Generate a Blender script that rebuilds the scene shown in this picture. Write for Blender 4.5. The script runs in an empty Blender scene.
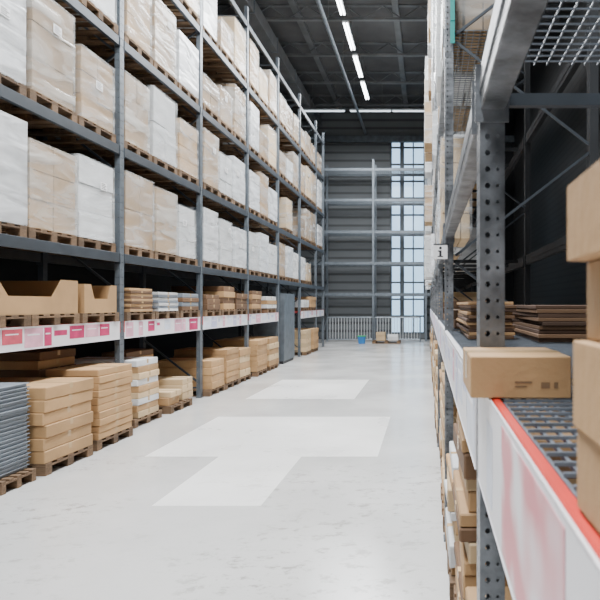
import bpy, bmesh, math, random
from mathutils import Vector, noise, Matrix
random.seed(7)
S = bpy.context.scene
COL = S.collection
R = random.Random(11)

# ------------------------------------------------------------------ materials
def new_mat(name):
    m = bpy.data.materials.new(name); m.use_nodes = True
    nt = m.node_tree; b = nt.nodes['Principled BSDF']
    return m, nt, b
def mat(name, col, rough=.6, metal=0, var=.12, nscale=6, bump=0, bscale=40, rnd=0.0, stretch=(1,1,1)):
    m, nt, b = new_mat(name)
    N = nt.nodes; L = nt.links
    tc = N.new('ShaderNodeTexCoord'); mp = N.new('ShaderNodeMapping'); mp.inputs['Scale'].default_value = stretch
    L.new(tc.outputs['Object'], mp.inputs['Vector'])
    no = N.new('ShaderNodeTexNoise'); no.inputs['Scale'].default_value = nscale; no.inputs['Detail'].default_value = 3
    L.new(mp.outputs[0], no.inputs['Vector'])
    mr = N.new('ShaderNodeMapRange'); mr.inputs[1].default_value = .3; mr.inputs[2].default_value = .7
    mr.inputs[3].default_value = 1-var; mr.inputs[4].default_value = 1+var
    L.new(no.outputs['Fac'], mr.inputs[0])
    val = mr.outputs[0]
    if rnd:
        oi = N.new('ShaderNodeObjectInfo'); r2 = N.new('ShaderNodeMapRange')
        r2.inputs[3].default_value = 1-rnd; r2.inputs[4].default_value = 1+rnd
        L.new(oi.outputs['Random'], r2.inputs[0])
        mu = N.new('ShaderNodeMath'); mu.operation = 'MULTIPLY'
        L.new(val, mu.inputs[0]); L.new(r2.outputs[0], mu.inputs[1]); val = mu.outputs[0]
    hs = N.new('ShaderNodeHueSaturation'); hs.inputs['Color'].default_value = (*col, 1)
    L.new(val, hs.inputs['Value']); L.new(hs.outputs[0], b.inputs['Base Color'])
    b.inputs['Roughness'].default_value = rough; b.inputs['Metallic'].default_value = metal
    if bump:
        n2 = N.new('ShaderNodeTexNoise'); n2.inputs['Scale'].default_value = bscale
        L.new(mp.outputs[0], n2.inputs['Vector'])
        bp = N.new('ShaderNodeBump'); bp.inputs['Strength'].default_value = bump; bp.inputs['Distance'].default_value = .02
        L.new(n2.outputs['Fac'], bp.inputs['Height']); L.new(bp.outputs[0], b.inputs['Normal'])
    return m
def film(name, col, a0, a1):
    m, nt, b = new_mat(name); N = nt.nodes; L = nt.links
    tc = N.new('ShaderNodeTexCoord'); mp = N.new('ShaderNodeMapping'); mp.inputs['Scale'].default_value = (.7, .7, 3.2)
    mp.inputs['Rotation'].default_value = (.30, .1, 0)
    oi = N.new('ShaderNodeObjectInfo'); va = N.new('ShaderNodeVectorMath'); va.operation = 'ADD'
    L.new(tc.outputs['Object'], va.inputs[0])
    sc = N.new('ShaderNodeMath'); sc.operation = 'MULTIPLY'; sc.inputs[1].default_value = 20
    L.new(oi.outputs['Random'], sc.inputs[0]); L.new(sc.outputs[0], va.inputs[1]); L.new(va.outputs[0], mp.inputs['Vector'])
    no = N.new('ShaderNodeTexNoise'); no.inputs['Scale'].default_value = 1.7; no.inputs['Detail'].default_value = 2.5; no.inputs['Distortion'].default_value = .9
    L.new(mp.outputs[0], no.inputs['Vector'])
    mr = N.new('ShaderNodeMapRange'); mr.inputs[1].default_value = .36; mr.inputs[2].default_value = .68
    mr.inputs[3].default_value = a0; mr.inputs[4].default_value = a1
    L.new(no.outputs['Fac'], mr.inputs[0]); L.new(mr.outputs[0], b.inputs['Alpha'])
    b.inputs['Base Color'].default_value = (*col, 1); b.inputs['Roughness'].default_value = .2
    b.inputs['Specular IOR Level'].default_value = 1.0
    bp = N.new('ShaderNodeBump'); bp.inputs['Strength'].default_value = .5; bp.inputs['Distance'].default_value = .05
    L.new(no.outputs['Fac'], bp.inputs['Height']); L.new(bp.outputs[0], b.inputs['Normal'])
    return m
def emis(name, col, s):
    m, nt, b = new_mat(name)
    b.inputs['Base Color'].default_value = (*col, 1)
    b.inputs['Emission Color'].default_value = (*col, 1); b.inputs['Emission Strength'].default_value = s
    return m

M = {}
M['steel'] = mat('rack_steel', (.12,.14,.16), .42, .3, .22, 5)
M['steel_worn'] = mat('worn_rack_steel', (.15,.16,.172), .40, .4, .5, 14, .1, 60)
M['steel_dark'] = mat('beam_steel', (.050,.060,.072), .45, .35, .2, 5)
M['steel_shaded'] = mat('shadowed_rear_steel', (.018,.020,.023), .7, .1, .2, 5)  # rack steel with the shade inside the right rack put into its colour
M['steel_light'] = mat('galvanised_steel', (.22,.25,.28), .38, .5, .18, 9)
M['steel_far'] = mat('far_rack_steel', (.15,.175,.20), .4, .4, .15, 5)
M['mesh'] = mat('shelf_wire', (.19,.215,.25), .4, .5, .2, 9)
M['orange'] = mat('orange_beam_paint', (.55,.022,.010), .5, 0, .15, 4)
M['rail'] = mat('label_rail_plastic', (.76,.75,.78), .35, 0, .05, 3)
M['pink'] = mat('pink_ticket', (.50,.03,.13), .4, 0, .2, 8)
M['red'] = mat('red_pink_ticket', (.55,.08,.12), .4, 0, .2, 8)
M['palepink'] = mat('pale_pink_ticket', (.72,.38,.48), .4, 0, .15, 8)
M['lilac'] = mat('lilac_ticket', (.50,.52,.70), .4, 0, .1, 8)
M['bluewhite'] = mat('blue_white_ticket', (.66,.70,.80), .4, 0, .1, 8)
M['ink'] = mat('dark_ink', (.03,.03,.035), .6, 0, .05)
M['faint'] = mat('faint_print', (.22,.13,.065), .7, 0, .05)
M['kraft'] = mat('kraft_cardboard', (.40,.24,.11), .75, 0, .12, 3, .08, 60, .16)
M['kraft_light'] = mat('light_cardboard', (.52,.38,.22), .75, 0, .1, 3, .08, 60, .16)
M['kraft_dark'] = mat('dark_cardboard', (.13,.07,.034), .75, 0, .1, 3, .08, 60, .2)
M['kraft_shaded'] = mat('shadow_brown_board', (.065,.033,.018), .75, 0, .1, 3, .08, 60, .2)  # brown board, darkened in its base colour to stand in for shelf shadow
M['load_kraft'] = mat('load_cardboard', (.32,.205,.10), .7, 0, .16, 2.5, .08, 60, .33)
M['white_carton'] = mat('white_carton', (.57,.58,.585), .6, 0, .10, 3, .05, 60, .2)
M['grey_panel'] = mat('grey_tray', (.16,.185,.215), .5, 0, .08, 6, 0, 40, .25)
M['tape'] = mat('packing_tape', (.50,.35,.19), .25, 0, .05)
M['wood'] = mat('pallet_wood', (.15,.09,.048), .8, 0, .3, 4, .2, 30, .35, (1, 8, 8))
M['film_white'] = film('white_stretch_film', (.80,.82,.84), .35, .95)
M['film_clear'] = film('clear_stretch_film', (.78,.81,.82), .06, .42)
M['film_brown'] = film('cloudy_stretch_film', (.74,.745,.72), .15, .62)
M['paper'] = mat('paper_label', (.85,.85,.85), .6, 0, .03)
M['ceil'] = mat('ceiling_deck', (.085,.088,.092), .8, .0, .25, 1)
M['joist'] = mat('ceiling_steel', (.15,.157,.165), .5, .2, .2, 2)
M['tube'] = emis('fluorescent_tube', (.95,.98,1), 16)
M['tube_dim'] = emis('dim_fluorescent_tube', (.85,.93,1), 1.6)
M['white_metal'] = mat('white_metal', (.65,.68,.70), .4, 0, .05)
M['grey_metal'] = mat('dim_lamp_metal', (.35,.37,.39), .4, 0, .05)
M['cabinet'] = mat('cabinet_grey', (.08,.095,.11), .5, .1, .1)
M['green'] = mat('green_plastic', (.02,.32,.12), .4)
M['teal'] = mat('teal_plastic', (.01,.30,.27), .4)
M['blue'] = mat('blue_plastic', (.02,.16,.42), .4)
M['black'] = mat('black_plastic', (.02,.02,.022), .5)
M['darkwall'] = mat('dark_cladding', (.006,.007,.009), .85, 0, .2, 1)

def blotch(name):
    m, nt, b = new_mat(name); N = nt.nodes; L = nt.links
    tc = N.new('ShaderNodeTexCoord'); no = N.new('ShaderNodeTexNoise'); no.inputs['Scale'].default_value = 7; no.inputs['Detail'].default_value = 1
    L.new(tc.outputs['Object'], no.inputs['Vector'])
    cr = N.new('ShaderNodeValToRGB'); e = cr.color_ramp.elements
    e[0].position = .36; e[0].color = (.76,.72,.75,1); e[1].position = .56; e[1].color = (.64,.10,.14,1)
    L.new(no.outputs['Fac'], cr.inputs[0]); L.new(cr.outputs[0], b.inputs['Base Color']); b.inputs['Roughness'].default_value = .35
    return m
M['softpink'] = blotch('soft_red_pink_print')

def clad(name, col, scale, lo=.4):
    m, nt, b = new_mat(name); N = nt.nodes; L = nt.links
    tc = N.new('ShaderNodeTexCoord'); w = N.new('ShaderNodeTexWave'); w.wave_type = 'BANDS'; w.bands_direction = 'Z'
    w.inputs['Scale'].default_value = scale
    L.new(tc.outputs['Object'], w.inputs['Vector'])
    cr = N.new('ShaderNodeValToRGB'); cr.color_ramp.elements[0].color = (col[0]*lo, col[1]*lo, col[2]*lo, 1)
    cr.color_ramp.elements[1].position = .35; cr.color_ramp.elements[1].color = (*col, 1)
    L.new(w.outputs['Fac'], cr.inputs[0]); L.new(cr.outputs[0], b.inputs['Base Color'])
    b.inputs['Roughness'].default_value = .6
    bp = N.new('ShaderNodeBump'); bp.inputs['Strength'].default_value = .5
    L.new(w.outputs['Fac'], bp.inputs['Height']); L.new(bp.outputs[0], b.inputs['Normal'])
    return m
M['wall'] = clad('wall_cladding', (.13,.142,.15), .8)
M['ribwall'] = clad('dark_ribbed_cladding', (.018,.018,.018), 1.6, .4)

def floor_mat(name, base, stain, rough, r0):
    m, nt, b = new_mat(name); N = nt.nodes; L = nt.links
    tc = N.new('ShaderNodeTexCoord')
    def tex(scale, detail, rgh, dist=0, sc=(1,1,1), loc=(0,0,0)):
        mp = N.new('ShaderNodeMapping'); mp.inputs['Scale'].default_value = sc; mp.inputs['Location'].default_value = loc
        L.new(tc.outputs['Object'], mp.inputs[0])
        t = N.new('ShaderNodeTexNoise'); t.inputs['Scale'].default_value = scale; t.inputs['Detail'].default_value = detail; t.inputs['Roughness'].default_value = rgh; t.inputs['Distortion'].default_value = dist
        L.new(mp.outputs[0], t.inputs['Vector']); return t.outputs['Fac']
    def ramp(src, a, b_, hi, lo=0.0):
        r = N.new('ShaderNodeMapRange'); r.inputs[1].default_value = a; r.inputs[2].default_value = b_; r.inputs[3].default_value = lo; r.inputs[4].default_value = hi
        L.new(src, r.inputs[0]); return r.outputs[0]
    def mth(op, a, b_):
        q = N.new('ShaderNodeMath'); q.operation = op; q.use_clamp = True
        L.new(a, q.inputs[0]); L.new(b_, q.inputs[1])
        return q.outputs[0]
    n1 = tex(.7, 4, .55)
    n2 = tex(6.5, 10, .78, 0, (.8,1.2,1))
    n3 = tex(.6, 3, .5, 0, (1,1,1), (3.1,1.7,0))
    n4 = tex(26, 4, .7)
    cr = N.new('ShaderNodeValToRGB'); e = cr.color_ramp.elements
    e[0].position = .34; e[0].color = (*[c*.88 for c in base], 1); e[1].position = .62; e[1].color = (*base, 1)
    L.new(n1, cr.inputs[0])
    sp = N.new('ShaderNodeSeparateXYZ'); L.new(tc.outputs['Object'], sp.inputs[0])
    fore = ramp(sp.outputs['Y'], 8.5, 4.8, 1.0, .22)
    s = mth('MULTIPLY', ramp(n2, .53, .60, stain), ramp(n3, .44, .58, 1.0, .08))
    s2 = mth('MULTIPLY', ramp(n4, .655, .70, stain), ramp(n3, .40, .55, 1.0, .25))
    s = mth('MULTIPLY', mth('MAXIMUM', s, s2), fore)
    mx = N.new('ShaderNodeMixRGB'); mx.inputs['Color2'].default_value = (base[0]*.36, base[1]*.34, base[2]*.30, 1)
    L.new(s, mx.inputs['Fac']); L.new(cr.outputs[0], mx.inputs['Color1']); L.new(mx.outputs[0], b.inputs['Base Color'])
    L.new(ramp(n1, .35, .65, rough, r0), b.inputs['Roughness'])
    b.inputs['Specular IOR Level'].default_value = .65
    bp = N.new('ShaderNodeBump'); bp.inputs['Strength'].default_value = .02; L.new(n2, bp.inputs['Height']); L.new(bp.outputs[0], b.inputs['Normal'])
    return m
M['floor'] = floor_mat('polished_concrete', (.595,.59,.575), .62, .26, .15)
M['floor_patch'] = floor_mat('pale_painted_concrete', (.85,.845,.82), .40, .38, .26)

# ------------------------------------------------------------------ helpers
def box(bm, x0, x1, y0, y1, z0, z1, mi=0):
    vs = [bm.verts.new(p) for p in ((x0,y0,z0),(x1,y0,z0),(x1,y1,z0),(x0,y1,z0),(x0,y0,z1),(x1,y0,z1),(x1,y1,z1),(x0,y1,z1))]
    for f in ((0,3,2,1),(4,5,6,7),(0,1,5,4),(1,2,6,5),(2,3,7,6),(3,0,4,7)):
        F = bm.faces.new([vs[i] for i in f]); F.material_index = mi
    return vs
def bar(bm, a, b, w, h=None):
    h = h or w
    a = Vector(a); b = Vector(b); d = (b-a); n = d.normalized()
    up = Vector((0,0,1)) if abs(n.z) < .95 else Vector((0,1,0))
    s = n.cross(up).normalized(); u = s.cross(n)
    ps = []
    for p in (a, b):
        for i, j in ((-1,-1),(1,-1),(1,1),(-1,1)):
            ps.append(bm.verts.new(p + s*i*w/2 + u*j*h/2))
    for f in ((0,1,2,3),(7,6,5,4),(0,4,5,1),(1,5,6,2),(2,6,7,3),(3,7,4,0)):
        bm.faces.new([ps[i] for i in f])
def tube(bm, a, b, r, n=10):
    a = Vector(a); b = Vector(b); d = (b-a)
    q = d.to_track_quat('Z', 'Y').to_matrix().to_4x4()
    bmesh.ops.create_cone(bm, cap_ends=True, segments=n, radius1=r, radius2=r, depth=d.length, matrix=Matrix.Translation((a+b)/2) @ q)
def bevel(bm, w):
    bmesh.ops.bevel(bm, geom=list(bm.edges), offset=w, segments=1, affect='EDGES')
def mesh(bm, m, name='m', smooth=False):
    bmesh.ops.recalc_face_normals(bm, faces=bm.faces)
    me = bpy.data.meshes.new(name); bm.to_mesh(me); bm.free()
    for x in (m if isinstance(m, (list, tuple)) else [m]): me.materials.append(x)
    if smooth:
        for p in me.polygons: p.use_smooth = True
    return me
def ob(name, me, parent=None, loc=(0,0,0), rot=(0,0,0)):
    o = bpy.data.objects.new(name, me); COL.objects.link(o)
    o.location = loc; o.rotation_euler = rot
    if parent: o.parent = parent
    return o
def tag(o, label, cat, group=None):
    o['label'] = label; o['category'] = cat
    if group: o['group'] = group
    return o
def empty(name, loc, label, cat, group=None, rot=0):
    o = bpy.data.objects.new(name, None); COL.objects.link(o); o.empty_display_size = .1
    o.location = loc; o.rotation_euler = (0,0,rot)
    return tag(o, label, cat, group)
def struct(name, me, loc=(0,0,0)):
    o = ob(name, me, None, loc); o['kind'] = 'structure'; return o

H = 1.7
EPS = .0015
PH = .1185
# ------------------------------------------------------------------ the setting
XL0, XR0, YF, YB, ZC = -8.0, 4.2, 27.6, -5.0, 11.2
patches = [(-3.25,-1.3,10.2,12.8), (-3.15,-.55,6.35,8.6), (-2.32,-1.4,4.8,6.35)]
xs = sorted({XL0, XR0} | {p[i] for p in patches for i in (0,1)}); ys = sorted({YB, YF+.3} | {p[i] for p in patches for i in (2,3)})
bm = bmesh.new(); vg = {}
for i, x in enumerate(xs):
    for j, y in enumerate(ys): vg[i,j] = bm.verts.new((x,y,0))
for i in range(len(xs)-1):
    for j in range(len(ys)-1):
        f = bm.faces.new([vg[i,j],vg[i+1,j],vg[i+1,j+1],vg[i,j+1]])
        cx, cy = (xs[i]+xs[i+1])/2, (ys[j]+ys[j+1])/2
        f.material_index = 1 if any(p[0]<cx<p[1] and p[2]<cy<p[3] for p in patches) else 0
me = mesh(bm, [M['floor'], M['floor_patch']]); struct('floor', me)
bm = bmesh.new(); box(bm, XL0, XR0, YB, YF+.3, ZC, ZC+.2)
struct('ceiling', mesh(bm, M['ceil']))
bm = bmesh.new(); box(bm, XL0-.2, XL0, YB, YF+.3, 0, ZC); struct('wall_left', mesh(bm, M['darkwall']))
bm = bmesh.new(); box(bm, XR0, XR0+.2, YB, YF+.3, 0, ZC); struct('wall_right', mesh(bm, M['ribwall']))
WX0, WX1, WZ1 = -1.80, -.08, 9.8
bm = bmesh.new()
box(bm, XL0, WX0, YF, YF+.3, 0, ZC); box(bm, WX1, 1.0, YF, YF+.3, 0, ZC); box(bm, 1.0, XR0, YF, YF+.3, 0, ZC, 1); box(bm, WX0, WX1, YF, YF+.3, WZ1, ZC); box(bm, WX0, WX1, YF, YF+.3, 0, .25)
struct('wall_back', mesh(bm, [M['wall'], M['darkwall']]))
bm = bmesh.new()
for k, wd in ((0,.05),(1,.10),(2,.03),(3,.05)):
    x = WX0 + .04 + (WX1-WX0-.08)*k/3; box(bm, x-wd, x+wd, YF+.1, YF+.2, .25, WZ1)
z = .25
while z < WZ1:
    box(bm, WX0, WX1, YF+.11, YF+.19, z, z+.08); z += .82
win = struct('window_1', mesh(bm, M['cabinet']))
m, nt, b = new_mat('window_glass'); b.inputs['Base Color'].default_value = (.4,.65,.9,1); b.inputs['Alpha'].default_value = .15; b.inputs['Roughness'].default_value = .1
bm = bmesh.new(); box(bm, WX0, WX1, YF+.145, YF+.155, .25, WZ1)
ob('pane', mesh(bm, m), win)
n = 0
for y in [2.5+2.6*k for k in range(10)]:
    bm = bmesh.new(); box(bm, XL0, XR0, y-.06, y+.06, ZC-.50, ZC-.42); box(bm, XL0, XR0, y-.06, y+.06, ZC-.05, ZC)
    x = XL0
    while x < XR0-1.2:
        bar(bm, (x,y,ZC-.44), (x+.6,y,ZC-.03), .03); bar(bm, (x+.6,y,ZC-.03), (x+1.2,y,ZC-.44), .03); x += 1.2
    n += 1; struct('trim_%d' % n, mesh(bm, M['joist']))
for x in (-6, -4.2, -1.0, 1.6):
    bm = bmesh.new(); box(bm, x-.1, x+.1, YB, YF, ZC-.16, ZC-.001); n += 1; struct('trim_%d' % n, mesh(bm, M['joist']))
bm = bmesh.new(); box(bm, XL0, XR0, YF-.2, YF-.001, 9.5, 9.8); n += 1; struct('trim_%d' % n, mesh(bm, M['steel']))

bm = bmesh.new(); tube(bm, (-2.95,YB,9.9), (-2.95,YF-.25,9.9), .06)
p = ob('ceiling_pipe', mesh(bm, M['steel_light'])); tag(p, 'long straight grey pipe under the ceiling, left of the light row', 'pipe')
for k in range(8):
    bm = bmesh.new(); tube(bm, (-2.95,2+3*k,9.96), (-2.95,2+3*k,ZC-.2), .012, 6); ob('hanger', mesh(bm, M['joist']), p)
# square duct
d_ = empty('ventilation_duct', (-5.3,0,10.2), 'square grey ventilation duct running under the ceiling at left', 'duct')
bm = bmesh.new(); box(bm,-.25,.25,YB,YF-.3,0,.45); bevel(bm,.01); ob('duct_body', mesh(bm,M['joist']), d_)
for k in range(10):
    bm = bmesh.new(); box(bm,-.28,.28,1+2.6*k,1.04+2.6*k,-.03,.48); ob('flange', mesh(bm,M['steel_light']), d_)

# ------------------------------------------------------------------ lights
bmH = bmesh.new(); box(bmH, -.09,.09,-.90,.90,.03,.09); bevel(bmH,.01); meH = mesh(bmH, M['white_metal'])
meHd = meH.copy(); meHd.materials.clear(); meHd.materials.append(M['grey_metal'])
bmT = bmesh.new(); tube(bmT, (0,-.87,0.008),(0,.87,.008),.021,8); meT = mesh(bmT, M['tube'])
meTd = meT.copy(); meTd.materials.clear(); meTd.materials.append(M['tube_dim'])
bmR = bmesh.new(); tube(bmR, (0,0,.09),(0,0,1.2),.008,6); meR = mesh(bmR, M['joist'])
def light_fix(x, y, z, label, rot=0, group=None, t=None, h=None):
    e = empty('ceiling_light', (x,y,z), label, 'light', group, rot)
    ob('housing', h or meH, e)
    for s in (-.045,.045): ob('tube', t or meT, e, (s,0,0))
    for s in (-.5,.5): ob('suspension_wire', meR, e, (0,s,0))
ords = ['nearest','second','third','fourth','fifth','sixth','seventh','eighth','ninth','tenth','eleventh']
for i, y in enumerate([15.5, 17.75, 20.0, 22.25]):
    light_fix(-2.42, y, 10.0, 'white fluorescent ceiling light, %s of four in the row above the aisle' % ords[i], 0, 'lights in a row above the aisle')
for i, y in enumerate([13.25, 11.0, 8.75, 6.5]):
    light_fix(-2.42, y, 10.0, 'white fluorescent ceiling light above the aisle, beyond the top of frame', 0, 'lights above the aisle out of frame')
for i, x in enumerate((-4.4,-2.42,-.6)):
    light_fix(x, 24.4, 9.95, 'dim fluorescent light set crosswise before the far wall, %s from left' % ['first','second','third'][i], math.pi/2, 'crosswise lights by the far wall', meTd, meHd)
def area(loc, sx, sy, p, rot=(0,0,0), col=(1,1,1)):
    l = bpy.data.lights.new('lamp', 'AREA'); l.shape = 'RECTANGLE'; l.size = sx; l.size_y = sy; l.energy = p; l.color = col
    o = bpy.data.objects.new('aisle_lamp', l); COL.objects.link(o); o.location = loc; o.rotation_euler = rot
    return o
for y in (-2.5, 1, 5, 9.5, 14, 18):
    area((-1.7, y, 9.4), 1.8, 3.8, 780, (0, math.radians(-8), 0), (.95,.975,1))
area((-3.2, 22.5, 9.4), 2.5, 3.8, 420, (0, 0, 0), (.95,.975,1))

w = bpy.data.worlds.new('World'); S.world = w; w.use_nodes = True
nt = w.node_tree; bg = nt.nodes['Background']
tc = nt.nodes.new('ShaderNodeTexCoord'); sx = nt.nodes.new('ShaderNodeSeparateXYZ'); nt.links.new(tc.outputs['Generated'], sx.inputs[0])
mr = nt.nodes.new('ShaderNodeMapRange'); mr.inputs[1].default_value = .1; mr.inputs[2].default_value = .9; mr.inputs[3].default_value = .26; mr.inputs[4].default_value = 2.7
nt.links.new(sx.outputs['Y'], mr.inputs[0]); nt.links.new(mr.outputs[0], bg.inputs[1])
cr = nt.nodes.new('ShaderNodeValToRGB'); cr.color_ramp.elements[0].color = (.90,.94,1,1); cr.color_ramp.elements[1].color = (.46,.73,1,1)
nt.links.new(sx.outputs['Y'], cr.inputs[0]); nt.links.new(cr.outputs[0], bg.inputs[0])

# ------------------------------------------------------------------ rack parts
def perforated_post(wx, wy, h, step, mirror=1, m='steel', r1=.0085, r2=.0055):
    bm = bmesh.new()
    def plate(o, u, v, wdt, hgt, cols):
        us = [0] + [ (cols[i][0]+cols[i+1][0])/2 for i in range(len(cols)-1)] + [wdt]
        nr = int(hgt/step)
        for c, (cu, r, off) in enumerate(cols):
            for k in range(nr):
                u0, u1 = us[c], us[c+1]; v0, v1 = k*step, (k+1)*step
                cv = v0 + step*off
                outer = [(u1,cv),(u1,v1),(cu,v1),(u0,v1),(u0,cv),(u0,v0),(cu,v0),(u1,v0)]
                inner = [(cu+r*math.cos(a), cv+r*1.15*math.sin(a)) for a in [i*math.pi/4 for i in range(8)]]
                O = [bm.verts.new(o+u*a+v*b) for a,b in outer]; I = [bm.verts.new(o+u*a+v*b) for a,b in inner]
                for i in range(8):
                    bm.faces.new((O[i],O[(i+1)%8],I[(i+1)%8],I[i]))
    Z = Vector((0,0,1)); X = Vector((1,0,0))*mirror; Y = Vector((0,1,0))
    plate(Vector((0,-wy/2,0)), X, Z, wx, h, [(wx*.30,r1,.5),(wx*.72,r2,.5)])
    plate(Vector((0,wy/2,0)), X, Z, wx, h, [(wx*.30,r1,.5),(wx*.72,r2,.5)])
    plate(Vector((0,-wy/2,0)), Y, Z, wy, h, [(wy*.3,r1,.5),(wy*.7,r1,.5)])
    bmesh.ops.remove_doubles(bm, verts=bm.verts, dist=.0002)
    hh = int(h/step)*step
    for s in (-1,1):
        y0 = s*wy/2; y1 = s*(wy/2-.02); x = wx*mirror
        vs = [bm.verts.new(p) for p in ((x,y0,0),(x,y1,0),(x,y1,hh),(x,y0,hh))]; bm.faces.new(vs)
    return mesh(bm, M[m])
def solid(o, t=.003):
    md = o.modifiers.new('Solidify', 'SOLIDIFY'); md.thickness = t; md.offset = 0
    return o
def plain_post(wx, wy, h, mirror=1, m='steel'):
    bm = bmesh.new()
    a, b = sorted((0, wx*mirror))
    box(bm, a, b, -wy/2, wy/2, 0, h)
    return mesh(bm, M[m])
def lattice(x0, x1, h, first=.3, w=.035, m='steel'):
    bm = bmesh.new(); z = first; s = 1
    bar(bm, (x0,0,.18), (x1,0,.18), w, w)
    while z+.75 < h:
        a, b = (x0, x1) if s > 0 else (x1, x0)
        bar(bm, (a,0,z), (b,0,z+.75), w, w); z += .8; s = -s
    bar(bm, (x0,0,z), (x1,0,z), w, w)
    return mesh(bm, M[m])
def beam_me(length, hgt, thick, m, plates=True):
    bm = bmesh.new()
    L2 = length/2
    box(bm, -thick/2, thick/2, -L2, L2, -hgt, 0); bevel(bm, .003)
    if plates:
        box(bm, -thick/2-.004, -thick/2+.001, -L2, L2, -hgt*.62, -hgt*.38)
        for s in (-1,1):
            y = s*(L2-.002); a, b = sorted((y, y-s*.006))
            box(bm, -thick/2-.014, thick/2+.008, a, b, -hgt-.03, -.002)
    else:
        box(bm, thick/2-.001, thick/2+.003, -L2, L2, -hgt*.62, -hgt*.38)
    return mesh(bm, m)

def build_rack(root, face, sgn, frames, levels, depth, hgt, post_near, lvl1mat, no_l1=(), bw=.05, bh=.12):
    lat = lattice(sgn*.09, sgn*(depth-.05), hgt, .3, .03, 'steel_dark')
    pb = plain_post(.07, .09, hgt, -sgn, 'steel_dark')
    bm = bmesh.new(); box(bm, -.05,.05,-.06,.06,0,.008); bp = mesh(bm, M['steel_dark'])
    for i, y in enumerate(frames):
        solid(ob('upright', post_near, root, (face, y, .008)))
        ob('upright', pb, root, (face+sgn*depth, y, .008))
        ob('cross_bracing', lat, root, (face, y, 0))
        ob('base_plate', bp, root, (face+sgn*.035, y, 0)); ob('base_plate', bp, root, (face+sgn*(depth-.035), y, 0))
    cache = {}
    for i in range(len(frames)-1):
        L = frames[i+1]-frames[i]-.10
        yc = (frames[i]+frames[i+1])/2
        for k, z in enumerate(levels):
            if k == 0 and i in no_l1: continue
            mm = lvl1mat if k == 0 else M['steel_dark']
            key = (round(L,3), k == 0)
            if key not in cache: cache[key] = beam_me(L, bh, bw, mm)
            ob('beam', cache[key], root, (face+sgn*bw/2, yc, z)); ob('beam', cache[key], root, (face+sgn*(depth-bw/2), yc, z))

# ------------------------------------------------------------------ left rack
XL = -4.1
LF = [2.26, 4.96, 7.66, 10.36, 13.06, 15.76, 18.46, 21.16, 22.7]
LL = [1.47, 2.38, 3.82, 5.27, 6.72, 8.15]
DEP = 1.1
left = empty('pallet_rack', (0,0,0), 'tall grey steel pallet rack along the left side of the aisle', 'rack')
post = perforated_post(.07, .1, 8.5, .1, -1)
build_rack(left, XL, -1, LF, LL, DEP, 8.5, post, M['orange'], no_l1=(5,))
def rail_part(root, x, sgn, y0, y1, z0, z1, rnd, style, lip=.012, widths=(.12,.2,.28,.36), gaps=(.02,.06,.15), tickets=True):
    bm = bmesh.new(); a, b = sorted((x, x-sgn*.003)); box(bm, a, b, y0, y1, z0, z1)
    a, b = sorted((x-sgn*.003, x-sgn*(.003+lip*.3))); box(bm, a, b, y0, y1, z1-lip*.5, z1); box(bm, a, b, y0, y1, z0, z0+lip*.5)
    ob('label_rail', mesh(bm, M['rail']), root)
    y = y0 + .03; k = rnd.randrange(len(style))
    while tickets and y < y1-.12:
        wdt = rnd.choice(widths)
        if y+wdt > y1-.02: break
        mk = style[k % len(style)]; k += 1
        a, b = sorted((x-sgn*.0032, x-sgn*.0045))
        bm = bmesh.new(); zz0 = z0+.02 + rnd.choice((0,0,.05)); zz1 = z1-.02
        box(bm, a, b, y, y+wdt, zz0, zz1, 0)
        a2, b2 = sorted((x-sgn*.0046, x-sgn*.0054))
        if mk != 'rail':
            box(bm, a2, b2, y+wdt*.15, y+wdt*.8, zz0+(zz1-zz0)*.62, zz0+(zz1-zz0)*.70, 1)
        else:
            box(bm, a2, b2, y+wdt*.1, y+wdt*.9, zz0+(zz1-zz0)*.5, zz0+(zz1-zz0)*.8, 2)
        ob('price_ticket', mesh(bm, [M[mk], M['rail'], M['lilac'] if 'lilac' in style else M['pink']]), root)
        y += wdt + rnd.choice(gaps)
rr = random.Random(3)
for i in range(len(LF)-1):
    if i == 5: continue
    if i < 2: rail_part(left, XL+.001, -1, LF[i]+.06, LF[i+1]-.06, 1.23, 1.468, rr, ['pink','red','palepink','pink','rail','pink','palepink'], gaps=(.012,.02,.03), widths=(.12,.16,.22,.28))
    else: rail_part(left, XL+.001, -1, LF[i]+.06, LF[i+1]-.06, 1.23, 1.468, rr, ['palepink','pink','rail','bluewhite','palepink'] if i == 2 else ['bluewhite','lilac','rail','palepink'])

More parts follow.
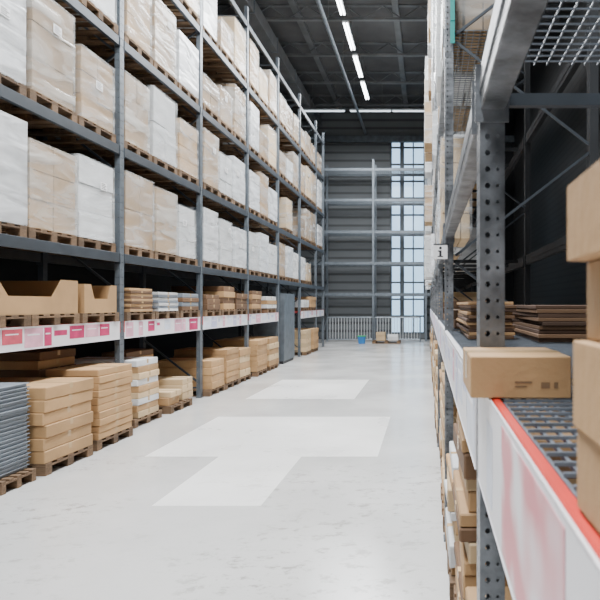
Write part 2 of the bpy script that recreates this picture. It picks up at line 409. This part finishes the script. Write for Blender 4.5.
# ------------------------------------------------------------------ pallets & loads
def pallet_meshes():
    bm = bmesh.new()
    for k in range(5):
        y = -.4 + k*.175
        box(bm, -.6, .6, y, y+.10, .099, .118)
    for k in (-1,0,1): box(bm, k*.53-.07, k*.53+.07, -.4, .4, .080, .0985)
    bevel(bm, .002); deck = mesh(bm, M['wood'])
    bm = bmesh.new()
    for k in (-1,0,1): box(bm, k*.53-.07, k*.53+.07, -.05, .05, .019, .0795)
    box(bm, -.6, .6, -.05, .05, 0, .0185); bevel(bm, .002)
    return deck, mesh(bm, M['wood'])
PD, PS = pallet_meshes()
def pallet(x, y, z, label, rot=0, group=None):
    e = empty('wooden_pallet', (x,y,z), label, 'pallet', group, rot)
    ob('deck', PD, e)
    for s in (-.35, 0, .35): ob('skid', PS, e, (0, s, 0))
    return e
cache = {}
def load_meshes(W, D, Hh, base, var):
    key = (W, D, Hh, base, var)
    if key in cache: return cache[key]
    r = random.Random(int(W*1000+Hh*377+var*91))
    bm = bmesh.new()
    ny = [2,1,1,2][var%4]; nx = 3; nz = max(2, int(round(Hh/([.30,.34,.24,.48][var%4]))))
    for k in range(nz):
        for j in range(ny):
            for i in range(nx):
                dx = r.uniform(-.010,.008); dy = r.uniform(-.004,.004); g = .005
                z0 = Hh*k/nz + (0 if k == 0 else .004)
                box(bm, -D/2+D*i/nx+g+dx, -D/2+D*(i+1)/nx-g+dx, -W/2+W*j/ny+g+dy, -W/2+W*(j+1)/ny-g+dy, z0, Hh*(k+1)/nz-.004)
    bevel(bm, .003)
    c = mesh(bm, M[base])
    bm = bmesh.new()
    off = Vector((r.uniform(0,50), r.uniform(0,50), 0))
    n = 6; nzz = 8
    def pt(px, py, pz, t):
        v = Vector((px, py, pz)); d = noise.noise(v*5+off)*.003 + .012
        return Vector((px*(1+d/(D/2)), py*(1+d/(W/2)), pz))
    per = [(-D/2+D*i/n, -W/2) for i in range(n)] + [(D/2, -W/2+W*i/n) for i in range(n)] + [(D/2-D*i/n, W/2) for i in range(n)] + [(-D/2, W/2-W*i/n) for i in range(n)]
    rows = []
    for k in range(nzz+1):
        rows.append([bm.verts.new(pt(px, py, .004+(Hh+.004)*k/nzz, k/nzz)) for px, py in per])
    for k in range(nzz):
        for i in range(len(per)):
            j = (i+1)%len(per); bm.faces.new((rows[k][i], rows[k][j], rows[k+1][j], rows[k+1][i]))
    bm.faces.new(rows[-1])
    f = mesh(bm, M['film_white'])
    me2 = {}
    for fn in ('film_white','film_clear','film_brown'):
        g = f.copy(); g.materials.clear(); g.materials.append(M[fn]); me2[fn] = g
    cache[key] = (c, me2)
    return cache[key]
bm = bmesh.new(); box(bm, 0, .003, -.07,.07, 0, .10, 0)
for k in range(4): box(bm, .003, .004, -.055, .055-.03*(k%2), .015+.02*k, .022+.02*k, 1)
PL = mesh(bm, [M['paper'], M['ink']])
KIND = {'W': ('white_carton','film_white','white film-wrapped load'),
        'C': ('load_kraft','film_brown','tan cloudy-wrapped carton load'),
        'B': ('load_kraft','film_clear','brown clear-wrapped carton load'),
        'G': ('white_carton','film_clear','pale wrapped load of white cartons'),
        'L': ('kraft_light','film_clear','light-brown clear-wrapped load')}
def wload(x, y, z, W, D, Hh, kind, var, label, group, face=1, rot=0):
    base, fl, _ = KIND[kind]
    c, f = load_meshes(W, D, Hh, base, var)
    e = empty('wrapped_load', (x,y,z), label, 'pallet load', group, rot)
    ob('carton_stack', c, e); ob('stretch_film', f[fl], e)
    if R.random() < .6:
        ob('paper_label', PL, e, (face*(D/2+.018), R.uniform(-.15,.15), Hh*R.uniform(.5,.75)), (0,0,0 if face > 0 else math.pi))
    return e
bayn = ['','nearest','second','third','fourth','fifth','sixth','last']
shn = ['first','second','third','fourth','fifth','top']
slot3 = ['near','middle','far']
spec = {
 (1,1): [('W',1.06,3),('C',.92,0),('G',.98,1)], (1,2): [('B',1.02,3),('C',.98,1),('G',.86,0)],
 (1,3): [('W',.98,0),('G',.90,1),('W',.84,3)], (1,4): [('G',.88,1),('W',.95,0),('G',.78,2)], (1,5): [('B',.92,0),('W',.90,1),('G',.8,0)],
 (2,1): [('W',1.04,0),('C',1.10,1),('B',.86,0)], (2,2): [('C',.95,0),('G',1.06,3),('B',.86,2)],
 (2,3): [('C',1.0,1),('G',.80,0),('W',.92,1)], (2,4): [('W',.86,2),('B',1.02,0),('W',.8,1)],
 (3,1): [('C',.9,0),('B',.9,1),('G',1.0,1)], (3,2): [('B',1.05,1),('C',1.0,3),('W',.86,0)],
 (3,3): [('B',.55,0),('B',.68,1),('C',1.02,2)], (3,4): [('W',1.02,1),('B',.6,0),('L',.98,1)],
 (4,2): [('C',.85,1),('W',.95,0),('L',.8,2)], (4,3): [('W',.95,1),('B',.6,0),('L',1.02,3)], (4,4): [('B',1.02,1),('L',.7,0),('C',.98,0)],
}
for lv in (1,2,3,4):
    for by in range(1,8):
        sp = spec.get((lv,by))
        y0 = LF[by]; nsl = 3 if by < 7 else 1
        for s in range(nsl):
            if sp: kd, hh, vr = sp[s]
            else:
                kd = R.choice('WBCGLBCB'); hh = R.choice((.6,.75,.9,1.02)); vr = R.randrange(4)
                if R.random() < .12: continue
            yc = y0 + .5 + s*.85 + (.0 if by < 7 else .27)
            px = XL+.0-.6+R.uniform(-.03,.01)
            z = LL[lv]+EPS
            where = '%s slot, %s bay, %s shelf of left rack' % (slot3[s] if nsl == 3 else 'only', bayn[by], shn[lv])
            pallet(px, yc, z, 'wooden pallet under load, ' + where, 0, 'pallets on the left rack')
            W = R.choice((.66,.70,.74,.78))
            wload(px+.02, yc+R.uniform(-.02,.02), z+PH, W, 1.14, hh, kd, vr, KIND[kd][2] + ', ' + where, 'wrapped loads on the left rack')

ccache = {}
def carton_me(D, W, h, mn, bv=None):
    key = (round(D,3), round(W,3), round(h,3), mn, bv)
    if key in ccache: return ccache[key]
    bm = bmesh.new(); box(bm, -D/2, D/2, -W/2, W/2, 0, h); bevel(bm, bv or min(.007, h*.12))
    body = mesh(bm, M[mn])
    bm = bmesh.new(); t = .0008; w2 = .025; dn = min(.06, h*.7)
    box(bm, -D/2-t, D/2+t, -w2, w2, h-.0005, h+t)
    for s in (-1,1):
        a, b = sorted((s*D/2, s*(D/2+t))); box(bm, a, b, -w2, w2, h-dn, h)
    tp = mesh(bm, M['tape'])
    ccache[key] = (body, tp); return ccache[key]
topn = ['topmost','second from top','third from top','fourth from top','fifth from top','sixth from top','seventh from top','eighth from top','ninth from top','tenth from top','eleventh from top','twelfth from top','thirteenth from top','fourteenth from top','fifteenth from top','sixteenth from top','seventeenth from top','eighteenth from top']
LOOK = {'kraft':'brown flat carton','kraft_light':'light brown flat carton','kraft_dark':'dark brown flat carton','white_carton':'white flat carton','grey_panel':'grey flat panel','kraft_shaded':'shade-darkened brown board'}
def stack(desc, x0, x1, y0, y1, z, hs, mn, group, jit=.012, rotj=.015, tape=True, look=None):
    D = x1-x0; W = y1-y0; n = len(hs)
    for k, h in enumerate(hs):
        m_ = mn[k % len(mn)] if isinstance(mn, (list,tuple)) else mn
        body, tp = carton_me(D, W, h, m_)
        o = ob('carton', body, None, ((x0+x1)/2+R.uniform(-jit,jit), (y0+y1)/2+R.uniform(-jit,jit), z), (0,0,R.uniform(-rotj,rotj)))
        lab = (look or LOOK[m_]) + ', ' + (topn[n-1-k] + ' in ' if n > 1 else 'alone in ') + desc
        tag(o, lab, 'carton', group)
        if tape: ob('tape', tp, o)
        z += h + .002
    return z

def fl_stack(desc, xf, y0, y1, hs, mn, depth=1.05, **k):
    pallet(xf-.6, (y0+y1)/2, 0, 'wooden pallet on the floor under ' + desc, 0, 'pallets on the floor at left')
    stack(desc, xf-depth, xf, y0, y1, PH, hs, mn, 'cartons stacked on the floor at left', **k)
bm = bmesh.new(); box(bm, -.5,.5,-.215,.215,0,.026); box(bm, -.515,.515,-.23,.23,.027,.036); bevel(bm,.002); gt = mesh(bm, M['grey_panel'])
p = pallet(-4.37, 5.275, 0, 'narrow wooden pallet on the floor under the grey tray stack', 0, 'pallets on the floor at left'); p.scale = (1,.56,1)
for k in range(22):
    o = ob('flat_tray', gt, None, (-4.355+R.uniform(-.006,.006), 5.285+R.uniform(-.006,.006), PH+k*.0375))
    tag(o, 'flat grey tray with rim, number %d up in stack at far left on floor' % (k+1), 'tray', 'grey trays stacked on the floor')
fl_stack('big floor stack beside the grey trays', -3.76, 5.62, 6.42, [.124]*6, 'kraft', jit=.016)
fl_stack('second big floor stack from the grey trays', -3.80, 6.60, 7.34, [.080]*10, 'kraft', jit=.015, depth=.62)
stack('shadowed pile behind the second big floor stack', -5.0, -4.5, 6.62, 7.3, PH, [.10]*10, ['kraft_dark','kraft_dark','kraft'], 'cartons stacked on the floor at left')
fl_stack('pale floor stack beside the first upright', -3.98, 7.86, 8.46, [.087]*9, ['kraft_light','kraft','white_carton'])
pallet(-4.55, 9.2, 0, 'wooden pallet under the low pile of mixed cartons', 0, 'pallets on the floor at left')
stack('low mixed pile on the floor', -4.6, -3.98, 8.84, 9.2, PH, [.12,.09], ['kraft','kraft_light'], 'cartons stacked on the floor at left', jit=.02, rotj=.04)
stack('low mixed pile beside upright', -4.6, -4.0, 9.34, 9.75, PH, [.12,.12,.10], 'kraft_light', 'cartons stacked on the floor at left', jit=.02, rotj=.04)
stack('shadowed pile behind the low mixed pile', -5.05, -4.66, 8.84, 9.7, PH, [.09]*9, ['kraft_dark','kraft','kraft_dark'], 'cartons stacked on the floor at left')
fl_stack('narrow floor stack past the second upright', -3.98, 10.54, 11.18, [.13]*4, 'kraft')
fl_stack('wide floor stack in third bay', -3.98, 11.32, 12.06, [.11]*6, 'kraft')
fl_stack('floor stack ending third bay', -4.0, 12.2, 12.9, [.15]*4, ['kraft_light','kraft'])
fl_stack('first floor stack in fourth bay', -3.95, 13.3, 14.1, [.12]*6, 'kraft')
fl_stack('second floor stack in fourth bay', -3.98, 14.4, 15.3, [.14]*5, ['kraft','kraft_light'])
fl_stack('first floor stack in sixth bay', -3.98, 18.8, 19.6, [.14]*5, 'kraft_light')
fl_stack('second floor stack in sixth bay', -3.98, 20.0, 20.9, [.14]*5, 'kraft')

def open_bin(x, y, z, D, W, h, label):
    e = empty('cardboard_bin', (x,y,z), label, 'cardboard bin', 'open cardboard bins on the first left shelf')
    t = .012
    bm = bmesh.new(); box(bm, -D/2, D/2, -W/2, W/2, 0, t); ob('base', mesh(bm, M['kraft']), e)
    def wall(pts, ax, pos):
        bm = bmesh.new(); rows = []
        for d in (0, t):
            rows.append([bm.verts.new((pos+d, p, q) if ax == 'x' else (p, pos+d, q)) for p, q in pts])
        bm.faces.new(rows[0]); bm.faces.new(rows[1])
        for i in range(len(pts)):
            j = (i+1) % len(pts); bm.faces.new((rows[0][i],rows[0][j],rows[1][j],rows[1][i]))
        return mesh(bm, M['kraft'])
    w = W/2
    ob('front_wall', wall([(-w,t),(w,t),(w,h),(w*.62,h),(w*.42,h*.5),(-w*.42,h*.5),(-w*.62,h),(-w,h)], 'x', D/2-t), e)
    ob('back_wall', wall([(-w,t),(w,t),(w,h),(-w,h)], 'x', -D/2), e)
    d = D/2-t-.001
    ob('side_wall', wall([(-d+.001,t),(d,t),(d,h),(-d+.001,h)], 'y', -w+.0005), e); ob('side_wall', wall([(-d+.001,t),(d,t),(d,h),(-d+.001,h)], 'y', w-t-.0005), e)
for i, yc in enumerate((5.46,6.28,7.14)):
    pallet(XL+.03-.6, yc, 1.47+EPS, 'wooden pallet, %s from the left under the open cardboard bins, first left shelf' % ords[i], 0, 'pallets on the first left shelf')
open_bin(XL+.02-.52, 5.88, 1.47+EPS+PH, 1.04, 1.56, .38, 'wide open brown cardboard bin with cut-down front on first left shelf')
open_bin(XL+.02-.52, 7.14, 1.47+EPS+PH, 1.04, .70, .35, 'small open brown cardboard bin right of the wide bin on left shelf')
g1 = 'cartons on the first left shelf'
def l1(desc, y0, y1, hs, mn, pal=True, **k):
    if pal:
        pallet(XL+.03-.6, (y0+y1)/2, 1.47+EPS, 'wooden pallet under ' + desc, 0, 'pallets on the first left shelf')
    stack(desc, XL-1.02, XL+.03, y0, y1, 1.47+EPS+PH, hs, mn, g1, **k)
l1('thin-board stack, second bay first shelf near slot', 7.82, 8.45, [.035]*9, ['kraft','kraft_dark'])
l1('pale stack, second bay first shelf middle slot', 8.62, 9.3, [.04]*7, ['white_carton','grey_panel'])
l1('dark stack, second bay first shelf far slot', 9.5, 10.15, [.07]*4, ['kraft_dark','grey_panel'])
l1('low stack, third bay first shelf near slot', 10.55, 11.2, [.1,.1,.08], ['kraft_dark'])
l1('tall stack, third bay first shelf middle slot', 11.4, 12.05, [.12,.12,.12,.1], ['kraft','kraft_dark'])
l1('stack, third bay first shelf far slot', 12.2, 12.9, [.11,.11,.11], ['kraft_dark'])
l1('stack, fourth bay first shelf near slot', 13.25, 14.0, [.11,.11,.11,.08], ['kraft','kraft_dark'])
l1('pale stack, fourth bay first shelf far slot', 14.5, 15.4, [.1,.1,.1], ['white_carton','kraft'])
l1('pale stack, sixth bay first shelf', 18.8, 19.7, [.08,.08,.08], ['white_carton'])
l1('brown stack, sixth bay first shelf', 20.0, 20.9, [.12,.12,.12], ['kraft'])
e = empty('steel_cabinet', (-4.45,16.75,0), 'tall plain grey steel cabinet standing in fifth bay of left rack', 'cabinet')
bm = bmesh.new(); box(bm,-.45,.40,-.65,.65,.08,2.0); bevel(bm,.006); ob('body', mesh(bm,M['steel']), e)
bm = bmesh.new(); box(bm,-.42,.38,-.62,.62,0,.079); ob('plinth', mesh(bm,M['black']), e)
bm = bmesh.new(); box(bm,.401,.412,-.63,.63,.1,1.97); bevel(bm,.002); d = ob('door', mesh(bm,M['steel']), e)

# ------------------------------------------------------------------ right rack
XR = .13
RF = [-1.27 + 2.7*k for k in range(10)]
RL = [1.51, 2.28, 3.72, 5.17, 6.62, 8.07]
right = empty('pallet_rack', (0,0,0), 'grey steel rack close on the right with perforated upright and orange beam', 'rack')
postR = perforated_post(.058, .085, 8.5, .04, 1, 'steel_worn', .0065, .004)
lowpost = perforated_post(.058, .085, 2.25, .04, 1, 'steel_worn', .0065, .004)
DR = 1.1
lat = lattice(.075, DR-.05, 8.5, .45, .018, 'steel_dark')
bm = bmesh.new(); bar(bm, (.075,0,0), (DR-.05,0,0), .022, .03); latl = mesh(bm, M['steel_dark'])
pb = plain_post(.06, .085, 8.5, -1, 'steel_shaded'); pbl = plain_post(.07,.085,2.25,-1, 'steel_shaded')
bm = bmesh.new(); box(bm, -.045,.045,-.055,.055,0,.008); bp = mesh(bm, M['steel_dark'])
bO = beam_me(2.61, .12, .018, M['orange'], False); bP = beam_me(2.61, .12, .018, M['rail'], False); bS = beam_me(2.61, .11, .06, M['steel_worn']); bD = beam_me(2.61, .11, .05, M['steel_shaded'])
for i, y in enumerate(RF):
    lo = i < 2
    solid(ob('upright', lowpost if lo else postR, right, (XR, y, .008)), .0035)
    ob('upright', pbl if lo else pb, right, (XR+DR, y, .008))
    if lo:
        for z in (.2,.9,2.21): ob('cross_brace', latl, right, (XR, y, z))
    else: ob('cross_bracing', lat, right, (XR, y, 0))
    ob('base_plate', bp, right, (XR+.035, y, 0)); ob('base_plate', bp, right, (XR+DR-.035, y, 0))
    if i == len(RF)-1: break
    yc = y+1.35
    for k, z in enumerate(RL):
        if i < 2 and k > 1: continue
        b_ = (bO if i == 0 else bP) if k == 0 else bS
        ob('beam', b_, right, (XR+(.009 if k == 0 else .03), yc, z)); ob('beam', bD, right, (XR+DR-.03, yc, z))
def deck_me(x0, x1, y0, y1, sx, sy, r=.0025, m='steel_light'):
    bm = bmesh.new()
    x = x0
    while x <= x1+1e-6: box(bm, x-r, x+r, y0, y1, -2*r, 0); x += sx
    y = y0
    while y <= y1+1e-6: box(bm, x0, x1, y-r, y+r, 0, 2*r); y += sy
    return mesh(bm, M[m])
dk = deck_me(XR+.024, XR+DR-.07, -1.28, 1.28, .024, .045, .0026, 'mesh'); dk2 = deck_me(XR+.066, XR+DR-.07, -1.28, 1.28, .030, .030, .0016, 'mesh')
dk3 = deck_me(XR+.066, XR+.55, -1.28, 1.28, .05, .05, .003, 'steel_light')
bm = bmesh.new(); box(bm, XR+.064, XR+DR-.064, -.02, .02, -.04, 0); sup = mesh(bm, M['steel_shaded'])
for i in range(9):
    yc = RF[i]+1.35
    ob('wire_deck', dk, right, (0, yc, 1.504))
    if i == 0: ob('wire_deck', dk2, right, (0, yc, 2.273))
    if i in (2,3,4):
        for lvz in RL[2:]: ob('wire_deck', dk3, right, (0, yc, lvz-.0065))
    if i > 2:
        for lvz in RL[1:]:
            for s in (-.85,0,.85): ob('deck_support', sup, right, (0, yc+s, lvz-.013))
rr = random.Random(9)
for i in range(9):
    if i == 0:
        rail_part(right, XR-.001, 1, -.6, RF[1]-.03, 1.27, 1.508, rr, ['softpink'], lip=.003, tickets=False)
        bm = bmesh.new(); box(bm, XR-.0048, XR-.0041, .52, .96, 1.285, 1.495); ob('price_ticket', mesh(bm, M['softpink']), right)
        bm = bmesh.new(); box(bm, XR-.0048, XR-.0041, 1.1, 1.2, 1.3, 1.46); ob('price_ticket', mesh(bm, M['bluewhite']), right)
    else:
        rail_part(right, XR-.001, 1, RF[i]+.05, RF[i+1]-.05, 1.27, 1.508, rr, ['rail','bluewhite','lilac','palepink','bluewhite'], lip=.005)

bd, tp = carton_me(.201,.245,.083,'kraft',.002)
e = tag(ob('carton', bd, None, (.1875,1.26,1.512)), 'brown carton with small faint print lying on near right shelf against upright', 'carton')
ob('tape', tp, e)
bm = bmesh.new()
for k, (a, b_, c, d) in enumerate(((-.012,.022,.030,.034),(-.012,.012,.022,.025),(.04,.058,.020,.032),(.066,.074,.020,.032))): box(bm, a, b_, -.1235, -.1226, c, d)
ob('print_mark', mesh(bm, M['faint']), e)
zz = 1.5135
for k, (xf, yf, h) in enumerate(((.141,.528,.073),(.136,.53,.079),(.150,.53,.071),(.130,.53,.070))):
    D, W = .24, .30
    body, tp = carton_me(D, W, h, 'kraft', .0012)
    o = ob('carton', body, None, (xf+D/2, yf-W/2, zz), (0,0,R.uniform(-.01,.02)))
    tag(o, 'small brown box, %s of the four stacked at the right edge' % ['bottom one','second from bottom','third from bottom','topmost'][k], 'carton', 'small boxes stacked at right edge'); ob('tape', tp, o)
    zz += h+.001

g2 = 'cartons on the first right shelf'
stack('board stack behind near right upright', .54, 1.10, 2.75, 3.9, 1.5155, [.018]*9, ['kraft_shaded','kraft_dark'], g2, look='thin shade-darkened brown board', tape=False)
stack('board stack at shelf edge past near upright', .22, .46, 3.0, 3.9, 1.5155, [.016]*11, ['kraft_dark','kraft','kraft_shaded'], g2, jit=.015, rotj=.02, look='thin brown board', tape=False)
for i in range(2,9):
    y = RF[i]+.15
    for s in range(3):
        stack('%s stack of bay %d, first right shelf' % (slot3[s], i), .2, .55 if i < 4 else .95, y, y+.72, 1.5155, [.07]*R.choice((1,2,3)) if i < 4 else [.1]*R.choice((2,3,4)), R.choice(['kraft','kraft_light','kraft_dark']) if i > 3 else 'kraft_dark', g2)
        y += .83
g3 = 'cartons on the floor under right rack'
def rfl(desc, y0, y1, hs, mn, x0=.15, x1=1.0, **k):
    pallet(x0+.6-.01, (y0+y1)/2, 0, 'wooden pallet under ' + desc, 0, 'pallets under the right rack')
    stack(desc, x0, x1, y0, y1, PH, hs, mn, g3, **k)
rfl('front floor stack past near right upright', 1.62, 2.30, [.05,.09,.05,.05,.09,.05,.05], ['kraft','kraft_light'], jit=.02, rotj=.03)
rfl('tall floor stack in second right bay', 2.48, 3.15, [.06,.09,.06,.06,.11,.06,.09,.06,.06,.09,.06,.11,.06], ['kraft','kraft','kraft_light','kraft_dark'], x0=.16, jit=.02, rotj=.035)
rfl('lower floor stack before second right upright', 3.31, 3.95, [.05,.13,.05,.08,.05,.13,.05,.08], ['kraft','white_carton','kraft_light'], x0=.14, jit=.02, rotj=.035)
for i in range(2,9):
    y = RF[i]+.14
    for s in range(3):
        rfl('%s floor stack of right bay %d' % (slot3[s], i), y, y+.74, [.16]*R.choice((4,5,6)) if i > 3 else [.08]*R.choice((9,11,12)), R.choice([['kraft'],['kraft_light','kraft'],['kraft','kraft_light','white_carton']]), x0=R.choice((.12,.13,.15)))
        y += .83
g4 = 'loads on the upper right shelves'
lvn = ['','second','third','fourth','fifth','top']
for i in range(2,9):
    for lv in range(1,6):
        y = RF[i] + .46
        for s in range(3):
            if R.random() < .15: y += .86; continue
            D = (.26 if lv == 1 else .42) if i < 4 else .9
            z = RL[lv] + .001
            kd = R.choice('WGWCLB'); hh = R.choice((.6,.75,.9)) if lv > 1 else R.choice((.5,.7,.9))
            x0 = R.choice((.12,.1,.06)) if i < 5 else R.choice((.1,0,-.08))
            wload(x0+.03+D/2, y, z, .76, D, hh, kd, R.randrange(4), '%s, %s slot, bay %d, %s right shelf' % (KIND[kd][2], slot3[s], i, lvn[lv]), g4, face=-1)
            y += .86
bm = bmesh.new()
for k in range(6): box(bm, .165, .197, 4.04+.004*(k%2), 4.044+.004*(k%2), 3.55+k*.08, 3.55+(k+1)*.08)
bmesh.ops.remove_doubles(bm, verts=bm.verts, dist=.0001)
tag(ob('plastic_strip', mesh(bm, M['teal'])), 'teal vertical plastic strip hanging high on the right rack near the top', 'strip')
e = empty('hanging_sign', (.095,4.05,2.02), 'small white square sign with black letter i on right rack', 'sign')
bm = bmesh.new(); box(bm,-.05,.05,-.002,.002,0,.10); ob('panel', mesh(bm,M['paper']), e)
bm = bmesh.new(); box(bm,-.008,.008,-.0035,-.0021,.018,.060); box(bm,-.018,.008,-.0035,-.0021,.052,.060); box(bm,-.020,.020,-.0035,-.0021,.014,.021)
bmesh.ops.create_cone(bm, cap_ends=True, segments=12, radius1=.010, radius2=.010, depth=.0014, matrix=Matrix.Translation((0,-.0028,.078)) @ Matrix.Rotation(math.pi/2,4,'X'))
ob('letter', mesh(bm,M['ink']), e)
bm = bmesh.new(); box(bm,-.05,.06,-.004,.004,.1005,.108); ob('bracket', mesh(bm,M['steel_dark']), e)

# ------------------------------------------------------------------ far rack
far = empty('pallet_rack', (0,0,0), 'empty grey rack standing against the far wall in front of the window', 'rack')
FX = [-7.0, -4.75, -2.45, -.05, 2.6]; FY = 26.0
pf = plain_post(.10,.08,8.3, 1, 'steel_far')
for x in FX:
    for y in (FY, FY+1.1): ob('upright', pf, far, (x-.05, y, 0))
    bm = bmesh.new(); z = .3; s = 1
    while z < 7.4:
        a, b = (FY+.05, FY+1.05) if s > 0 else (FY+1.05, FY+.05)
        bar(bm, (x,a,z), (x,b,z+.75), .03); z += .8; s = -s
    ob('cross_bracing', mesh(bm, M['steel_far']), far)
for z in (2.2,3.62,5.05,6.5,7.9):
    for i in range(len(FX)-1):
        for y in (FY, FY+1.1):
            bm = bmesh.new(); box(bm, FX[i]+.05, FX[i+1]-.05, y-.03, y+.03, z-.13, z); bevel(bm,.005); ob('beam', mesh(bm,M['steel_far']), far)
        bm = bmesh.new()
        x = FX[i]+.1
        while x < FX[i+1]-.1: box(bm, x-.01, x+.01, FY+.031, FY+1.069, z-.04, z-.02); x += .10
        for q in range(1,9): box(bm, FX[i]+.06, FX[i+1]-.06, FY+q*.12-.008, FY+q*.12+.008, z-.02, z-.005)
        ob('wire_deck', mesh(bm,M['steel_far']), far)
bmA = bmesh.new(); tube(bmA,(-1.0,0,1.1),(1.0,0,1.1),.025,8); meA = mesh(bmA,M['steel_light'])
bmB = bmesh.new(); tube(bmB,(-1.0,0,.12),(1.0,0,.12),.025,8); meB = mesh(bmB,M['steel_light'])
bmC = bmesh.new(); tube(bmC,(0,0,.15),(0,0,1.08),.012,6); meC = mesh(bmC,M['white_metal'])
bmD = bmesh.new(); tube(bmD,(0,0,0),(0,0,1.12),.03,8); meD = mesh(bmD,M['steel_light'])
for cx, lb in ((-3.45,'low grey barred barrier at the far end of aisle, left one'),(-1.33,'low grey barred barrier at the far end of aisle, in front of the window')):
    e = empty('barrier_fence', (cx,25.55,0), lb, 'fence', 'barred barriers at the far end')
    ob('top_rail',meA,e); ob('bottom_rail',meB,e)
    for k in range(15): ob('bar', meC, e, (-.9+k*.128,0,0))
    for s in (-1.02,1.02): ob('post', meD, e, (s,0,0))
e = empty('plastic_bin', (-2.80,24.5,0), 'small blue plastic bin with green lid by the far wall', 'bin')
bm = bmesh.new(); vs = box(bm,-.16,.16,-.16,.16,0,.30)
for v in vs[:4]: v.co.x *= .8; v.co.y *= .8
bevel(bm,.01); ob('body',mesh(bm,M['blue']),e)
bm = bmesh.new(); box(bm,-.18,.18,-.18,.18,.301,.34); bevel(bm,.01); ob('lid',mesh(bm,M['green']),e)
pallet(-1.75,24.8,0,'wooden pallet under the small boxes by the far wall')
stack('pair pile on pallet before the window', -2.2,-1.8,24.6,25.0,PH,[.2,.16],['kraft_light'],'boxes before the far window')
stack('right pile on pallet before the window', -1.7,-1.25,24.6,25.0,PH,[.14,.12],['white_carton'],'boxes before the far window')

# ------------------------------------------------------------------ camera
cam = bpy.data.cameras.new('Camera'); co = bpy.data.objects.new('Camera', cam); COL.objects.link(co)
co.location = (0,0,H); co.rotation_euler = (math.pi/2,0,0)
cam.sensor_width = 36; cam.lens = 36*570/600; cam.shift_x = -127/600; cam.shift_y = 4/600
cam.clip_start = .02
cam.dof.use_dof = True; cam.dof.focus_distance = 7; cam.dof.aperture_fstop = 9
S.camera = co
